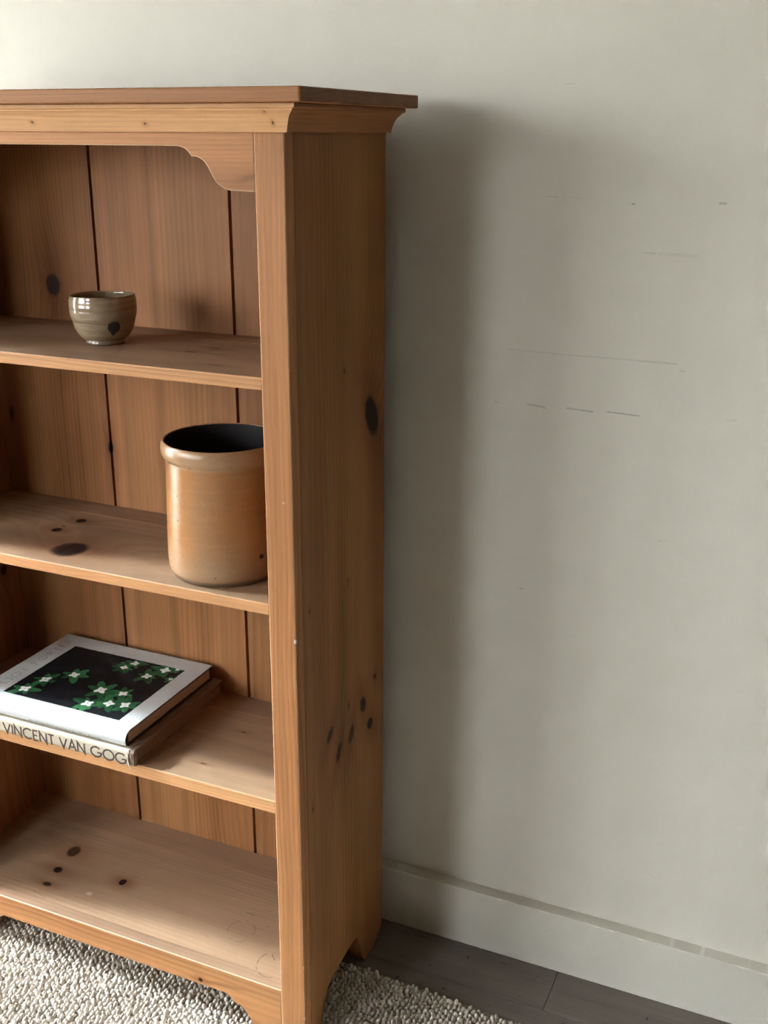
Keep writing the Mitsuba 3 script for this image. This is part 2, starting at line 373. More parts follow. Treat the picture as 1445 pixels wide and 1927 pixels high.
def old_page_fn(p, n, uv):
    l = noise(p.z * 2200, p.x * 5, p.y * 9); b = fbm(p.x * 40, p.y * 40, p.z * 120, 3)
    return mix((.21, .130, .085), (.14, .08, .052), l * .6 + b * .4)


def kraft_fn(p, n, uv):
    b = fbm(p.x * 90, p.y * 90, p.z * 90, 3); f = noise(p.x * 900, p.y * 900, p.z * 900)
    return mix((.24, .175, .13), (.165, .11, .078), b) * (.85 + .3 * f)


def white_fn(p, n, uv):
    b = fbm(p.x * 12, p.y * 12, p.z * 30, 3)
    s = smoothstep(.6, .75, fbm(p.x * 25 + 4, p.y * 60, p.z * 25, 3))
    return mix(mi.Color3f(.47, .47, .455) * (.95 + .1 * b), (.50, .52, .56), s * .25)


def cream_fn(p, n, uv):
    b = fbm(p.x * 18, p.y * 40, p.z * 45, 3); e = smoothstep(.55, .8, fbm(p.x * 60, p.y * 60, p.z * 160, 2))
    return mix(mix((.41, .345, .262), (.35, .285, .21), b), (.32, .24, .16), e * .35)


for name, fn, ro in (('page_mat', page_fn, .8), ('old_page_mat', old_page_fn, .8), ('kraft_mat', kraft_fn, .8), ('white_mat', white_fn, .33), ('cream_mat', cream_fn, .5)):
    scene[name] = {'type': 'twosided', 'bsdf': {'type': 'principled', 'base_color': proc(fn), 'roughness': ro, 'specular': .35}}
for name, col, ro in (('navy_mat', (.022, .022, .03), .5), ('ink_mat', (.055, .035, .028), .6), ('grey_ink_mat', (.24, .22, .20), .6), ('pale_ink_mat', (.25, .22, .20), .5)):
    scene[name] = {'type': 'twosided', 'bsdf': {'type': 'principled', 'base_color': {'type': 'rgb', 'value': col}, 'roughness': ro, 'specular': .3}}
scene['print_mat'] = {'type': 'twosided', 'bsdf': {'type': 'principled', 'base_color': {'type': 'mesh_attribute', 'name': 'vertex_color'}, 'roughness': .5, 'specular': .15}}


# ------------------------------------------------------------------ the room
X0, X1, Y0 = ROOM_X0, ROOM_X1, ROOM_Y0
put('floor', box(X0 - .15, X1 + .15, Y0 - .15, WALL_Y + .15, -.12, -.002), 'floor_mat', kind='structure', label='grey brown wood plank floor along the wall')
put('wall_back', box(X0 - .15, X1 + .15, WALL_Y, WALL_Y + .15, -.12, ROOM_H), 'wall_mat', kind='structure', label='greige painted wall with scuffs and scratches behind the bookcase')
put('wall_right', box(X1, X1 + .15, Y0 - .15, WALL_Y, -.12, ROOM_H), 'room_mat', kind='structure', label='plain painted right wall')
x0, x1, z0, z1 = FRONT_WINDOW
put('wall_front', trimesh.util.concatenate([box(X0 - .15, x0, Y0 - .15, Y0, -.12, ROOM_H), box(x1, X1, Y0 - .15, Y0, -.12, ROOM_H), box(x0, x1, Y0 - .15, Y0, -.12, z0), box(x0, x1, Y0 - .15, Y0, z1, ROOM_H)]),
    'room_mat', kind='structure', label='plain painted wall behind the camera')
put('window_3', trimesh.util.concatenate([box(x0, x0 + .04, Y0 - .11, Y0 - .04, z0, z1), box(x1 - .04, x1, Y0 - .11, Y0 - .04, z0, z1), box(x0 + .04, x1 - .04, Y0 - .11, Y0 - .04, z0, z0 + .04), box(x0 + .04, x1 - .04, Y0 - .11, Y0 - .04, z1 - .04, z1)]),
    'frame_mat', kind='structure', label='white framed window behind the camera')
put('ceiling', box(X0 - .15, X1 + .15, Y0 - .15, WALL_Y + .15, ROOM_H, ROOM_H + .12), 'room_mat', kind='structure', label='plain ceiling')
left, at = [], WALL_Y
for (y0, y1, z0, z1) in WINDOWS:
    left += [box(X0 - .15, X0, y1, at, -.12, ROOM_H), box(X0 - .15, X0, y0, y1, -.12, z0), box(X0 - .15, X0, y0, y1, z1, ROOM_H)]
    at = y0
left.append(box(X0 - .15, X0, Y0, at, -.12, ROOM_H))
put('wall_left', trimesh.util.concatenate(left), 'room_mat', kind='structure', label='plain painted left wall with two windows')
for i, (y0, y1, z0, z1) in enumerate(WINDOWS):
    fr = [box(X0 - .11, X0 - .04, y0, y0 + .04, z0, z1), box(X0 - .11, X0 - .04, y1 - .04, y1, z0, z1),
          box(X0 - .11, X0 - .04, y0 + .04, y1 - .04, z0, z0 + .04), box(X0 - .11, X0 - .04, y0 + .04, y1 - .04, z1 - .04, z1)]
    k = put(f'window_{i + 1}', trimesh.util.concatenate(fr), 'frame_mat', kind='structure', label=('tall narrow', 'wide')[i] + ' white framed window in the left wall')
    if i == 1:
        for t in (1 / 3, 2 / 3):
            put(k + '__mullion', box(X0 - .10, X0 - .05, y0 + (y1 - y0) * t - .04, y0 + (y1 - y0) * t + .04, z0 + .04, z1 - .04), 'frame_mat')
        put(k + '__transom', box(X0 - .095, X0 - .055, y0 + .04, y1 - .04, 1.16, 1.19), 'frame_mat')

# floor planks, parallel to the wall
for row in range(-22, 1):
    y0 = .2175 + row * .19; y1 = min(y0 + .19, WALL_Y - .001)
    if y1 < Y0 + .01:
        continue
    y0 = max(y0, Y0)
    off = (row * .437) % 1.2
    xs = [X0] + [x for x in np.arange(.289 - off - 6, X1, 1.2) if X0 + .05 < x < X1 - .05] + [X1]
    for xa, xb in zip(xs[:-1], xs[1:]):
        put('floor__plank', prism(rect(xa + .0003, xb - .0003, y0 + .0003, y1 - .0003), -.002, 0.0, 0, .0006, seg=1), 'floor_mat')

# baseboard
bb = np.array([[.3056, .0005], [.3056, .1043], [.3060, .1054], [.3070, .1058], [WALL_Y - .0002, .1058], [WALL_Y - .0002, .0005]])
put('baseboard_back', prism(bb, X0 + .001, X1 - .001, 0, axis='x'), 'trim_mat', kind='structure', label='painted flat baseboard along the foot of the wall')

# ------------------------------------------------------------------ bookcase
W = .676            # over the stiles
ST = .0377          # stile width
XL, XR = -W + ST, -ST
TH = .024           # side panel thickness
YB = .2349          # back boards' face
YD = .2722          # depth of the side panels
ZT = 1.2515
B = 'bookcase'
labels[B] = {'label': 'tall open pine bookcase with moulded top, scalloped top rail and bracket feet against the wall', 'category': 'bookcase'}

# face frame
wood(B + '__stile', prism(rect(-ST, 0, .004, ZT), 0, .020, .0018, .0004, axis='y'), 1, 'z', .52, .45, worn=.75)
wood(B + '__stile', prism(rect(-W, -W + ST, .004, ZT), 0, .020, .0016, .0004, axis='y'), 2, 'z', .5, .5)
half = spline([(-.1420, 1.2355), (-.1359, 1.2354), (-.1271, 1.2329), (-.1216, 1.2287), (-.1185, 1.2246)], 8)
half = np.vstack([half, spline([(-.1180, 1.2244), (-.1113, 1.2241), (-.1029, 1.2199), (-.0975, 1.2134), (-.0932, 1.2057), (-.0869, 1.1972), (-.0796, 1.1923), (-.0713, 1.1893), (-.0562, 1.1887), (XR, 1.1883)], 8)])
mirror = np.column_stack([-W - half[:, 0], half[:, 1]])[::-1]
top_rail = np.vstack([[(XL, ZT), ], mirror, half, [(XR, ZT)]])
wood(B + '__top_rail', prism(top_rail, .0004, .020, .0018, .0008, axis='y'), 3, 'x', .60, .5, worn=1.0)
foot = np.vstack([spline([(-.1420, .0572), (-.1330, .0572), (-.1273, .0556), (-.1225, .0515), (-.1164, .0462), (-.1110, .0448), (-.1040, .0418), (-.0967, .0336), (-.0897, .0222), (-.0850, .004)], 8), [(XR, .004)]])
fmirror = np.column_stack([-W - foot[:, 0], foot[:, 1]])[::-1]
wood(B + '__bottom_rail', prism(np.vstack([[(XL, .0972)], fmirror, foot, [(XR, .0972)]]), .0004, .020, .0022, 0, axis='y'), 4, 'x', .57, .45, worn=.9)

# sides
side = np.array([[.0202, .004], [.0515, .004]])
side = np.vstack([side, spline([(.0530, .010), (.0600, .036), (.0759, .0555), (.0983, .0620), (.1366, .0680), (.1700, .0682), (.1790, .0600), (.1890, .0330), (.2010, .0040), (.2060, 0)], 6),
                  spline([(.2340, 0), (.2540, .009), (.2680, .0210), (YD, .040)], 5), [(YD, ZT), (.0202, ZT)]])
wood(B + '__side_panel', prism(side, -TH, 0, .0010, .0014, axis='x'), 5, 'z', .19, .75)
wood(B + '__side_panel', prism(side, -W, -W + TH, .0014, .0010, axis='x'), 6, 'z', .10, .80)  # dark tone paints in the shade of the case's left interior

# shelves: front board and glued rear strip
SX0, SX1 = -W + TH, -TH


def shelf(key, zb, zt, seed, slope=0.0, y_front=0.0006, tone=.52):
    if y_front < .02:
        ring = np.array([[XL, y_front], [XR, y_front], [XR, .0202], [SX1, .0202], [SX1, .1890], [SX0, .1890], [SX0, .0202], [XL, .0202]])
    else:
        ring = rect(SX0, SX1, y_front, .1890)
    m = prism(ring, zb, zt, .0012, .0018 if y_front < .02 else .0001)
    m2 = prism(rect(SX0, SX1, .1890, YB), zb, zt, .0006, .0006)
    for q in (m, m2):
        v = q.vertices.copy(); v[:, 2] += slope * v[:, 1]; q.vertices = v
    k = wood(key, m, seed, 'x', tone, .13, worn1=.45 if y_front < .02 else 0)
    wood(k + '__rear_strip', m2, seed + 1, 'x', tone - .12, .6)


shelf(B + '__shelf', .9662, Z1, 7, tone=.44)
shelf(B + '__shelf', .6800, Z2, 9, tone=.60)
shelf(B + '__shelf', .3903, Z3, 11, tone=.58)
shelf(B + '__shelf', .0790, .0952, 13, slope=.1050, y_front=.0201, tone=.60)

# shiplapped back boards with open joints
joints = [SX0, -.4432, -.2141, SX1]
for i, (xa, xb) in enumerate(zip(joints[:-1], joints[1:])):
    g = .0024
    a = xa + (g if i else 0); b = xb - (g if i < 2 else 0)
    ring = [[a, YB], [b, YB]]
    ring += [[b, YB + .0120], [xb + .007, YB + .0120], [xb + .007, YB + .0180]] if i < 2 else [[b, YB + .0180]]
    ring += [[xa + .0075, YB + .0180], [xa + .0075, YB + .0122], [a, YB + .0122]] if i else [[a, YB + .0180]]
    wood(B + '__back_board', prism(ring, .062, ZT, .0004), 15 + i, 'z', (.12, .25, .24)[i], (.90, .62, .55)[i])  # interior shade painted into the boards' tones, deepest on the left one

# crown moulding, mitred round three sides
prof = [(-.004, 1.2505), (.0074, 1.2505), (.0079, 1.2526), (.0094, 1.2572), (.0114, 1.2614), (.0135, 1.2652), (.0165, 1.2688), (.0205, 1.2716), (.0222, 1.2727), (.0226, 1.2740), (.0268, 1.2748), (.0276, 1.2758), (.0276, 1.2790), (.0270, 1.2796), (-.004, 1.2796)]


def mould(ends):
    r = [[f(d, z) for d, z in prof] for f in ends]
    m = loft(r)
    _, cf = tri(Polygon(prof))
    cv, cf = tri(Polygon(prof)); idx = np.array([np.argmin(((np.array(prof) - c) ** 2).sum(1)) for c in cv]); cf = idx[cf]
    m = trimesh.Trimesh(m.vertices, np.vstack([m.faces, cf, cf[:, ::-1] + len(prof)]), process=False)
    trimesh.repair.fix_normals(m)
    return m


wood(B + '__crown_moulding', mould([lambda d, z: (-W - d, -d, z), lambda d, z: (d, -d, z)]), 19, 'x', .92, .05)
wood(B + '__crown_moulding', mould([lambda d, z: (d + .0002, -d + .0002, z), lambda d, z: (d + .0002, .2700, z)]), 20, 'y', .40, .7)
wood(B + '__crown_moulding', mould([lambda d, z: (-W - d - .0002, -d + .0002, z), lambda d, z: (-W - d - .0002, .2700, z)]), 21, 'y', .40, .7)
wood(B + '__top_board', prism(rect(-W - .044, .044, -.044, .2735, .0035), 1.2798, 1.2951, .0016), 22, 'x', .44, .62)

# ------------------------------------------------------------------ rug
def rug_edge(x):
    return .184 - .045 * np.maximum(x - .018, 0.0)


RX0, RX1, RY0 = -1.45, 1.25, -2.6
rug = np.array([[RX0, RY0], [RX1, RY0], [RX1, rug_edge(RX1)], [.018, .184], [RX0, rug_edge(RX0)]])
put('rug', prism(rug, .0002, .0038, 0, .001), 'rug_base_mat', label='chunky looped beige wool rug lying under the bookcase', cat='rug')


def nub(nu=8, nv=3):
    V = []
    for k in range(nv):
        ph = k / nv * PI / 2
        V += [[math.cos(ph) * math.cos(a), math.cos(ph) * math.sin(a), math.sin(ph)] for a in np.arange(nu) * 2 * PI / nu + k * .4]
    V.append([0, 0, 1]); F = []
    for k in range(nv - 1):
        for i in range(nu):
            j = (i + 1) % nu
            F += [[k * nu + i, k * nu + j, (k + 1) * nu + j], [k * nu + i, (k + 1) * nu + j, (k + 1) * nu + i]]
    for i in range(nu):
        F.append([(nv - 1) * nu + i, (nv - 1) * nu + (i + 1) % nu, nv * nu])
    return np.array(V), np.array(F)


px, py = .0072, .0098
cells = []
for i in range(int(1.75 / px)):
    for j in range(int(.75 / py)):
        cells.append((-1.05 + i * px, -.555 + j * py + (py / 2 if i % 2 else 0)))
cells = np.array(cells)
cells[:, 1] += .0022 * np.sin(cells[:, 0] * 31) + .0015 * np.sin(cells[:, 0] * 73 + 1)
cells[:, 0] += .0015 * np.sin(cells[:, 1] * 37)
cells += rng.normal(0, .0009, cells.shape)
under = (cells[:, 1] > -.009) & (cells[:, 1] < .064) & (((cells[:, 0] > -.097) & (cells[:, 0] < .009)) | ((cells[:, 0] > -.686) & (cells[:, 0] < -.578)))
cells = cells[(cells[:, 1] < rug_edge(cells[:, 0]) - .003 + rng.normal(0, .0022, len(cells))) & ~under]
nv_, nf_ = nub()
n = len(cells)
sx = rng.uniform(.0028, .0038, n); sy = rng.uniform(.0040, .0056, n); sz = rng.uniform(.0050, .0078, n)
ang = rng.normal(.12, .22, n); tx = rng.normal(.10, .18, n); ty = rng.normal(0, .18, n)
P = nv_[None] * np.stack([sx, sy, sz], 1)[:, None]
P[..., 0] += P[..., 2] * tx[:, None]; P[..., 1] += P[..., 2] * ty[:, None]
ca, sa = np.cos(ang)[:, None], np.sin(ang)[:, None]
Q = np.stack([P[..., 0] * ca - P[..., 1] * sa + cells[:, 0:1], P[..., 0] * sa + P[..., 1] * ca + cells[:, 1:2], P[..., 2] + .0034], -1).reshape(-1, 3)
F = (nf_[None] + (np.arange(n) * len(nv_))[:, None, None]).reshape(-1, 3)
put('rug__pile', (Q, F), 'rug_mat', smooth=True, kind='stuff', uv=np.repeat(rng.uniform(0, 1, (n, 2)), len(nv_), 0))

# ------------------------------------------------------------------ cup
outer = [(.0000, .0020), (.0215, .0020), (.0225, .0002), (.0250, .0002), (.0258, .0018), (.0256, .0042), (.0250, .0058), (.0262, .0066), (.0290, .0078), (.0325, .0112), (.0354, .0150), (.0376, .0192), (.0392, .0232), (.0402, .0275), (.0409, .0312), (.0412, .0320), (.0421, .0340), (.0430, .0380), (.0436, .0428), (.0438, .0480), (.0438, .0525), (.0433, .0580), (.0426, .0625), (.0421, .0640)]
inner = [(.0414, .0645), (.0406, .0640), (.0404, .0610), (.0412, .0540), (.0412, .0460), (.0402, .0360), (.0378, .0250), (.0330, .0150), (.0250, .0085), (.0120, .0060), (.0000, .0055)]
pr = np.vstack([outer[:1], outer[1:4], spline(outer[4:], 4), spline(inner, 4)])
m = lathe(pr, 96)
v = m.vertices.copy(); r = np.hypot(v[:, 0], v[:, 1]); a = np.arctan2(v[:, 1], v[:, 0]); h = v[:, 2] / .064
k = 1 + .010 * np.sin(2 * a + .6) * h - .022 * np.exp(-((np.mod(a - 3.45 + PI, 2 * PI) - PI) / .30) ** 2) * np.exp(-((v[:, 2] - .036) / .006) ** 2) + .004 * np.sin(v[:, 2] * 900) * h
v[:, 0] *= k; v[:, 1] *= k; v[:, 2] += .0010 * np.sin(a + 2.2) * np.clip(h, 0, 1) ** 4 + .0004 * np.sin(3 * a) * np.clip(h, 0, 1) ** 4
m.vertices = v + [CUP_X, CUP_Y, Z1]
put('cup', m, 'cup_mat', smooth=True, label='small handleless stoneware tea cup with one dark round dot, on the upper shelf', cat='cup')

# ------------------------------------------------------------------ crock
co = [(.0000, .0015), (.0690, .0015), (.0705, .0000), (.0725, .0012), (.0745, .0052), (.0762, .0110), (.0771, .0190), (.0772, .0300), (.0766, .0550), (.0757, .0850), (.0746, .1150), (.0738, .1400), (.0735, .1540), (.0736, .1572), (.0748, .1585), (.0774, .1622), (.0788, .1675), (.0790, .1720), (.0780, .1770), (.0762, .1802), (.0748, .1811)]
ci = [(.0738, .1808), (.0728, .1790), (.0716, .1740), (.0706, .1600), (.0700, .1300), (.0712, .0600), (.0705, .0180), (.0660, .0100), (.0000, .0090)]
m = lathe(np.vstack([co[:2], spline(co[2:], 4), spline(ci, 4)]), 144)
v = m.vertices.copy(); a = np.arctan2(v[:, 1], v[:, 0]); rr = np.hypot(v[:, 0], v[:, 1])
k = 1 + (.0022 * (meshkit.fbm(np.column_stack([np.cos(a) * 1.5, np.sin(a) * 1.5, v[:, 2] * 60]), 3) - .5) + .003 * np.sin(2 * a + 1) * v[:, 2] / .18) * (v[:, 2] > .003)
v[:, 0] *= k; v[:, 1] *= k
m.vertices = v + [CROCK_X, CROCK_Y, Z2 + .0003]
cut = (len(co[:2]) + len(spline(co[2:], 4)) + 2) * 144                # from here the profile runs down inside
ins = (m.faces >= cut).all(1)
out_m, in_m = (trimesh.Trimesh(m.vertices, m.faces[q_], process=False) for q_ in (~ins, ins))
for q_ in (out_m, in_m):
    q_.remove_unreferenced_vertices()
put('crock__inner_glaze', in_m, 'black_glaze_mat', smooth=True, label='dark matt interior')
put('crock', out_m, 'crock_mat', smooth=True, label='tan salt glazed stoneware crock with a rolled rim and black interior, behind the right stile', cat='crock')


# ------------------------------------------------------------------ lettering
def arc(cx, cy, rx, ry, a0, a1, n=24):
    return [(cx + rx * math.cos(math.radians(t)), cy + ry * math.sin(math.radians(t))) for t in np.linspace(a0, a1, n)]


GLYPH = {  # strokes on a capital height of 1, and the advance width
    'V': ([[(0, 1), (.36, 0), (.72, 1)]], .76), 'I': ([[(.05, 0), (.05, 1)]], .14), 'N': ([[(.04, 0), (.04, 1), (.70, 0), (.70, 1)]], .80),
    'C': ([arc(.5, .5, .49, .5, 48, 312)], .88), 'E': ([[(.48, 0), (.05, 0), (.05, 1), (.48, 1)], [(.05, .52), (.44, .52)]], .56), 'T': ([[(0, 1), (.54, 1)], [(.27, 0), (.27, 1)]], .58),
    'A': ([[(0, 0), (.36, 1), (.72, 0)], [(.13, .33), (.59, .33)]], .76), 'G': ([arc(.5, .5, .5, .5, 45, 350) + [(.995, .46), (.60, .46)]], 1.06), 'O': ([arc(.52, .5, .51, .5, 0, 360, 40)], 1.08),
    'H': ([[(.05, 0), (.05, 1)], [(.62, 0), (.62, 1)], [(.05, .52), (.62, .52)]], .70), 'L': ([[(.05, 1), (.05, 0), (.46, 0)]], .52),
    'P': ([[(.05, 0), (.05, 1), (.28, 1)] + arc(.28, .76, .24, .24, 90, -90, 12) + [(.05, .52)]], .58), 'R': ([[(.05, 0), (.05, 1), (.28, 1)] + arc(.28, .76, .24, .24, 90, -90, 12) + [(.05, .52)], [(.26, .52), (.58, 0)]], .64),
}
SERIF = {'I': [(.05, 0), (.05, 1)], 'L': [(.05, 1)], 'T': [(.27, 0)], 'P': [(.05, 0)], 'R': [(.05, 0)], 'E': []}


def letters(text, h, pen, gap=.14, space=.45, serif=False):
    """Capital lettering as flat outlines: x along the line, y up."""
    out, x = [], 0.0
    for ch in text:
        if ch == ' ':
            x += space; continue
        strokes, adv = GLYPH[ch]
        for s in strokes:
            out.append(LineString([(px_ + x, py_) for px_, py_ in s]).buffer(pen / 2, cap_style='flat', join_style='mitre', mitre_limit=2.5))
        if serif:
            for (sx_, sy_) in SERIF.get(ch, []):
                out.append(LineString([(x + sx_ - .12, sy_), (x + sx_ + .12, sy_)]).buffer(pen / 2.6, cap_style='flat'))
        x += adv + gap
    g = union_all(out)
    return affinity.scale(g, h, h, origin=(0, 0)), x * h


def slab(geom, depth):
    parts = [trimesh.creation.extrude_polygon(g, depth, engine='earcut') for g in getattr(geom, 'geoms', [geom]) if g.area > 1e-12]
    return trimesh.util.concatenate(parts)


def stand(m, origin, ex, ey):
    """Lay a flat mesh into space: its x along ex, y along ey, thickness along their cross product."""
    ex, ey = np.array(ex, float), np.array(ey, float); ez = np.cross(ex, ey)
    m = m.copy(); m.vertices = np.array(origin) + m.vertices @ np.stack([ex, ey, ez])
    return m


# ------------------------------------------------------------------ worn art book (lower), lying on the third shelf
A0, A1, AF, AB = -.562, -.2565, -.0085, .2275
AZ0, AZ1 = Z3 + .0002, .4352
K = 'book'
labels[K] = {'label': 'worn brown art book with torn cream spine lettered in capitals, lying under the white book', 'category': 'book'}
put(K + '__page_block', prism(rect(A0 + .004, A1 - .0015, AF + .006, AB - .004, .002), AZ0 + .0022, AZ1 - .0020, .0004), 'old_page_mat')
put(K + '__back_cover', prism(rect(A0, A1, AF + .003, AB, .002), AZ0, AZ0 + .0021, .0006), 'kraft_mat')
ys = np.linspace(AF + .004, AB, 60)
rag = A1 - .0005 + .0016 * (meshkit.fbm(np.column_stack([ys * 90, ys * 0, ys * 0]), 4, 3) - .35) - .0022 * np.clip(1 - np.abs(ys - .15) / .05, 0, 1)
ring = np.vstack([np.column_stack([rag, ys]), [(A0, AB), (A0, AF + .004)]])
put(K + '__front_cover', prism(ring, AZ1 - .0019, AZ1, .0007, .0009), 'kraft_mat', label='frayed brown cover board')
# the jacket's spine, slightly rounded, cream, wrapping a little over the top and bottom
out_ = spline([(AF + .030, AZ1 + .00025), (AF + .008, AZ1 + .00025), (AF + .0030, AZ1 - .0006), (AF + .0004, AZ1 - .0042), (AF, AZ1 - .010), (AF, AZ0 + .010), (AF + .0004, AZ0 + .0040), (AF + .003, AZ0 + .0003)], 5)
in_ = out_ + 0.0
nrm = np.gradient(out_, axis=0); nrm = np.column_stack([-nrm[:, 1], nrm[:, 0]]); nrm /= np.linalg.norm(nrm, axis=1, keepdims=True)
in_ = out_ + nrm * np.where((nrm[:, 0:1] + 0 * nrm) > -2, .0007, .0007)
if Point(in_[len(in_) // 2]).x < out_[len(out_) // 2][0]:
    in_ = out_ - nrm * .0007
strip = np.vstack([out_, in_[::-1]])
put(K + '__dust_jacket', prism(strip, A0, A1 - .0085, .0001, .0001, axis='x', seg=1), 'cream_mat', label='cream paper spine of the torn jacket')
put(K + '__spine', prism(np.array([[AF + .0010, AZ0 + .0030], [AF + .0030, AZ0 + .0008], [AF + .0085, AZ0 + .0008], [AF + .0085, AZ1 - .0015], [AF + .0032, AZ1 - .0015], [AF + .0010, AZ1 - .0042]]), A1 - .020, A1 - .0004, .0006, axis='x'), 'kraft_mat', label='bare brown spine end')
tg, _ = letters('VINCENT VAN GOGH', .0160, .15, gap=.115, space=.42)
b0 = tg.bounds
tg = affinity.scale(tg, (.488 - .2525) / (b0[2] - b0[0]), 1, origin=(b0[0], 0))
tg = tg.intersection(Polygon([(-1, -1), (.488 - .2652, -1), (.488 - .2652, 1), (-1, 1)]))
put(K + '__spine_lettering', stand(slab(tg, .0002), (-.488, AF + .00012, Z3 + .0022), (1, 0, 0), (0, 0, 1)), 'ink_mat', label='dark brown capitals on the spine')


def ribbon(pts, w, key, mat, t=.0004):
    p = spline(pts, 6); d = np.gradient(p, axis=0); d /= np.linalg.norm(d, axis=1, keepdims=True)
    s = np.cross(d, [0, 1, 0.15]); s /= np.linalg.norm(s, axis=1, keepdims=True) + 1e-9
    nn = np.cross(d, s)
    ww = (w * np.linspace(1, .45, len(p)) * (1 + .25 * np.sin(np.arange(len(p)) * 1.7)))[:, None]
    m = loft([np.array([a_ - s_ * w_ - n_ * t, a_ + s_ * w_ - n_ * t, a_ + s_ * w_ + n_ * t, a_ - s_ * w_ + n_ * t]) for a_, s_, n_, w_ in zip(p, s, nn, ww)])
    L = len(p) * 4
    m = trimesh.Trimesh(m.vertices, np.vstack([m.faces, [[3, 2, 1], [3, 1, 0]], [[L - 4, L - 3, L - 2], [L - 4, L - 2, L - 1]]]), process=False)
    trimesh.repair.fix_normals(m)
    put(key, m, mat)


ribbon([(A1 - .0100, AF - .0006, AZ1 - .003), (A1 - .0085, AF - .0022, AZ1 - .008), (A1 - .0092, AF - .0018, AZ1 - .014), (A1 - .0060, AF - .0030, AZ0 + .004), (A1 - .0022, AF - .0036, AZ0 - .001)], .0016, K + '__torn_paper', 'cream_mat')
ribbon([(A1 - .0110, AF - .0004, AZ1 - .0045), (A1 - .0070, AF - .0020, AZ1 - .0010), (A1 - .0035, AF - .0024, AZ1 - .0040), (A1 - .0040, AF - .0012, AZ1 - .0090)], .0011, K + '__torn_paper', 'cream_mat')
ribbon([(A1 - .0060, AF - .0005, AZ1 - .002), (A1 - .0052, AF - .0012, AZ1 + .0025), (A1 - .0035, AF - .0012, AZ1 + .0050)], .0006, K + '__torn_paper', 'kraft_mat')
ribbon([(A1 - .0045, AF + .0004, AZ1 - .0080), (A1 - .0025, AF - .0016, AZ1 - .0120), (A1 - .0010, AF - .0010, AZ0 + .0035)], .0012, K + '__torn_paper', 'kraft_mat')

# ------------------------------------------------------------------ white photography book (upper)
P0, P1, PF, PB = -.5515, -.2712, -.0050, .2225
PZ0, PZ1 = .4358, .4590
K = 'book_001'
labels[K] = {'label': 'white jacketed photography book with flowers on a dark cover picture, topmost of the stacked two', 'category': 'book'}
put(K + '__back_cover', prism(rect(P0, P1, PF + .006, PB, .001), PZ0, PZ0 + .0021, .0005), 'navy_mat', label='dark back board')
put(K + '__page_block', prism(rect(P0 + .003, P1 - .0034, PF + .006, PB - .004, .001), PZ0 + .0022, PZ1 - .0030, .0003), 'page_mat')
put(K + '__front_cover', prism(rect(P0 + .0004, P1 - .0004, PF + .012, PB - .0004, .001), PZ1 - .0029, PZ1 - .0006, .0004), 'navy_mat', label='dark front board under the jacket')
out_ = spline([(PB, PZ1), (.12, PZ1), (PF + .022, PZ1), (PF + .0150, PZ1 - .0004), (PF + .0105, PZ1 - .0005), (PF + .0062, PZ1 - .0022), (PF + .0022, PZ1 - .0060), (PF + .0002, PZ1 - .0110), (PF + .0004, PZ1 - .0165), (PF + .0022, PZ1 - .0205), (PF + .0048, PZ0 + .0006)], 5)
nrm = np.gradient(out_, axis=0); nrm = np.column_stack([-nrm[:, 1], nrm[:, 0]]); nrm /= np.linalg.norm(nrm, axis=1, keepdims=True)
in_ = out_ + nrm * .0005
if in_[0][1] > PZ1:
    in_ = out_ - nrm * .0005
put(K + '__dust_jacket', prism(np.vstack([out_, in_[::-1]]), P0, P1, .00008, axis='x', seg=1), 'white_mat', label='glossy white dust jacket')
core = out_[25:] - (out_[25:] - in_[25:]) * 1.2
put(K + '__spine', prism(np.vstack([core, [(PF + .008, PZ0 + .0024), (PF + .009, PZ1 - .0035)]]), P0 + .0006, P1 - .0006, .0004, axis='x'), 'navy_mat', label='dark spine under the jacket')

# flat print: dark woodland picture with white four petalled flowers on green leaves
AX0, AX1, AY0, AY1 = -.511, -.301, .0225, .1900


class Print:
    def __init__(s):
        s.v, s.f, s.c, s.k = [], [], [], 0

    def add(s, poly, col, z, shade=.25):
        for g in getattr(poly, 'geoms', [poly]):
            if g.is_empty or g.area < 1e-10 or not hasattr(g, 'exterior'):
                continue
            v, f = tri(g)
            a = v[f]; ar = (a[:, 1, 0] - a[:, 0, 0]) * (a[:, 2, 1] - a[:, 0, 1]) - (a[:, 1, 1] - a[:, 0, 1]) * (a[:, 2, 0] - a[:, 0, 0])
            f = f.copy(); f[ar < 0] = f[ar < 0][:, ::-1]
            s.v.append(np.column_stack([v, np.full(len(v), z)])); s.f.append(f + s.k); s.k += len(v)
            s.c.append(np.clip(np.tile(col, (len(v), 1)) * rng.uniform(1 - shade, 1 + shade, (len(v), 1)), 0, 1))


frame = Polygon(rect(AX0, AX1, AY0, AY1))
pic = Print()
gx, gy = np.meshgrid(np.linspace(AX0, AX1, 90), np.linspace(AY0, AY1, 72), indexing='ij')
gq = np.column_stack([gx.ravel(), gy.ravel(), 0 * gx.ravel()])
dk = meshkit.fbm(gq * 45, 4, 5); gl = np.exp(-((gq[:, 1] - (.155 + (-.40 - gq[:, 0]) * .62 + .02 * (dk - .5))) / .008) ** 2) * np.clip(1 - np.abs(gq[:, 0] + .40) / .07, 0, 1)
col = np.array([.0055, .006, .0075]) * (.5 + 1.3 * dk[:, None]) + np.array([.030, .036, .045]) * (gl * dk)[:, None]
i, j = np.meshgrid(np.arange(89), np.arange(71), indexing='ij')
q = np.stack([i * 72 + j, (i + 1) * 72 + j, (i + 1) * 72 + j + 1, i * 72 + j + 1], -1).reshape(-1, 4)
pic.v.append(np.column_stack([gq[:, :2], np.full(len(gq), PZ1 + .0002)])); pic.f.append(np.vstack([q[:, [0, 1, 2]], q[:, [0, 2, 3]]])); pic.c.append(col); pic.k += len(gq)


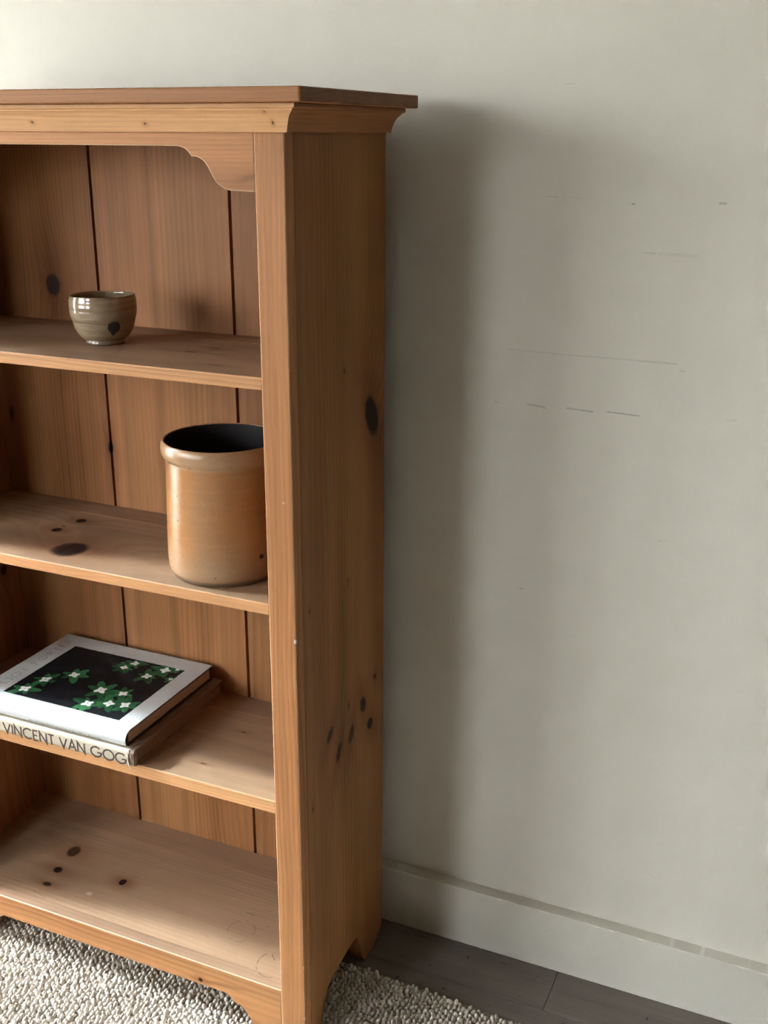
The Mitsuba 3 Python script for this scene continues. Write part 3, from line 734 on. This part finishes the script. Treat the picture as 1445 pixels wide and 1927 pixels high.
def leaf(cx, cy, L, w, a):
    t = np.linspace(0, PI, 9); x = (1 - np.cos(t)) / 2 * L; y = np.sin(t) ** .9 * w * (1 - .3 * x / L)
    g = Polygon(np.vstack([np.column_stack([x, y]), np.column_stack([x, -y])[::-1][1:-1]])).buffer(0)
    return affinity.translate(affinity.rotate(g, a, origin=(0, 0)), cx, cy)


def picture_point(u, v):    # u to the right along the spine, v from the spine to the fore edge
    return AX0 + u * (AX1 - AX0), AY0 + v * (AY1 - AY0)


FLOWERS = [(.115, .115, 1.0), (.155, .33, 1.05), (.30, .51, 1.0), (.66, .13, 1.05), (.625, .37, 1.15), (.80, .20, 1.05), (.80, .40, .85), (.915, .235, .95), (.565, .815, .75), (.60, .93, .8), (.80, .76, .9), (.87, .93, 1.0), (.945, .985, .5), (.985, .80, .5)]
for q_, (u, v_, s) in enumerate(FLOWERS):
    cx, cy = picture_point(u, v_)
    for k_ in range(7):
        aa = rng.uniform(0, 360) if k_ > 5 else k_ * 60 + rng.uniform(-14, 14)
        L = s * rng.uniform(.018, .029)
        g = np.array([.028, .105, .038]) * rng.uniform(.55, 1.35) + np.array([0, .004, .008]) * rng.uniform(0, 1)
        lf = leaf(cx, cy, L, L * .27, aa).intersection(frame)
        pic.add(lf, g * .9, PZ1 + .00026 + .00002 * (k_ + q_ % 3), .28)
        vein = affinity.rotate(Polygon([(cx, cy - .0002), (cx + L * .9, cy), (cx, cy + .0002)]), aa, origin=(cx, cy)).intersection(frame)
        pic.add(vein, g * .5, PZ1 + .00030 + .00002 * (k_ + q_ % 3), 0)
for (u, v_, s) in FLOWERS:
    cx, cy = picture_point(u, v_); a0 = rng.uniform(0, 90)
    for k_ in range(4):
        L = .0090 * s * rng.uniform(.9, 1.12)
        pic.add(leaf(cx, cy, L, L * .42, a0 + 90 * k_ + rng.uniform(-8, 8)).intersection(frame), np.array([.74, .73, .70]), PZ1 + .00048, .06)
    pic.add(Point(cx, cy).buffer(.0011 * s, 8), np.array([.10, .11, .05]), PZ1 + .00052, .2)
put(K + '__cover_picture', (np.vstack(pic.v), np.vstack(pic.f)), 'print_mat', color=np.vstack(pic.c), label='dark cover picture of white flowers among green leaves')

tg, tw = letters('ELIOT PORTER', .0118, .07, gap=.36, space=.62, serif=True)
sc_ = .1800 / tw
tg = affinity.scale(tg, sc_, 1, origin=(0, 0))
put(K + '__cover_lettering', stand(slab(tg, .0001), (-.5245, .0290, PZ1 + .0001), (0, 1, 0), (-1, 0, 0)), 'pale_ink_mat', label='pale spaced capitals along the cover edge')
sm = meshkit.text_mesh('Photographs and text by Eliot Porter', .0036, .00012)
sm.vertices[:, 0] *= .128 / sm.bounds[1][0]
tilt = np.array([0, .26, 1.0]); tilt /= np.linalg.norm(tilt)
put(K + '__spine_lettering', stand(sm, (-.4420, PF + .0007, PZ0 + .0030), (1, 0, 0), (0, -.14, .99)), 'grey_ink_mat', label='small grey line of text on the white spine')
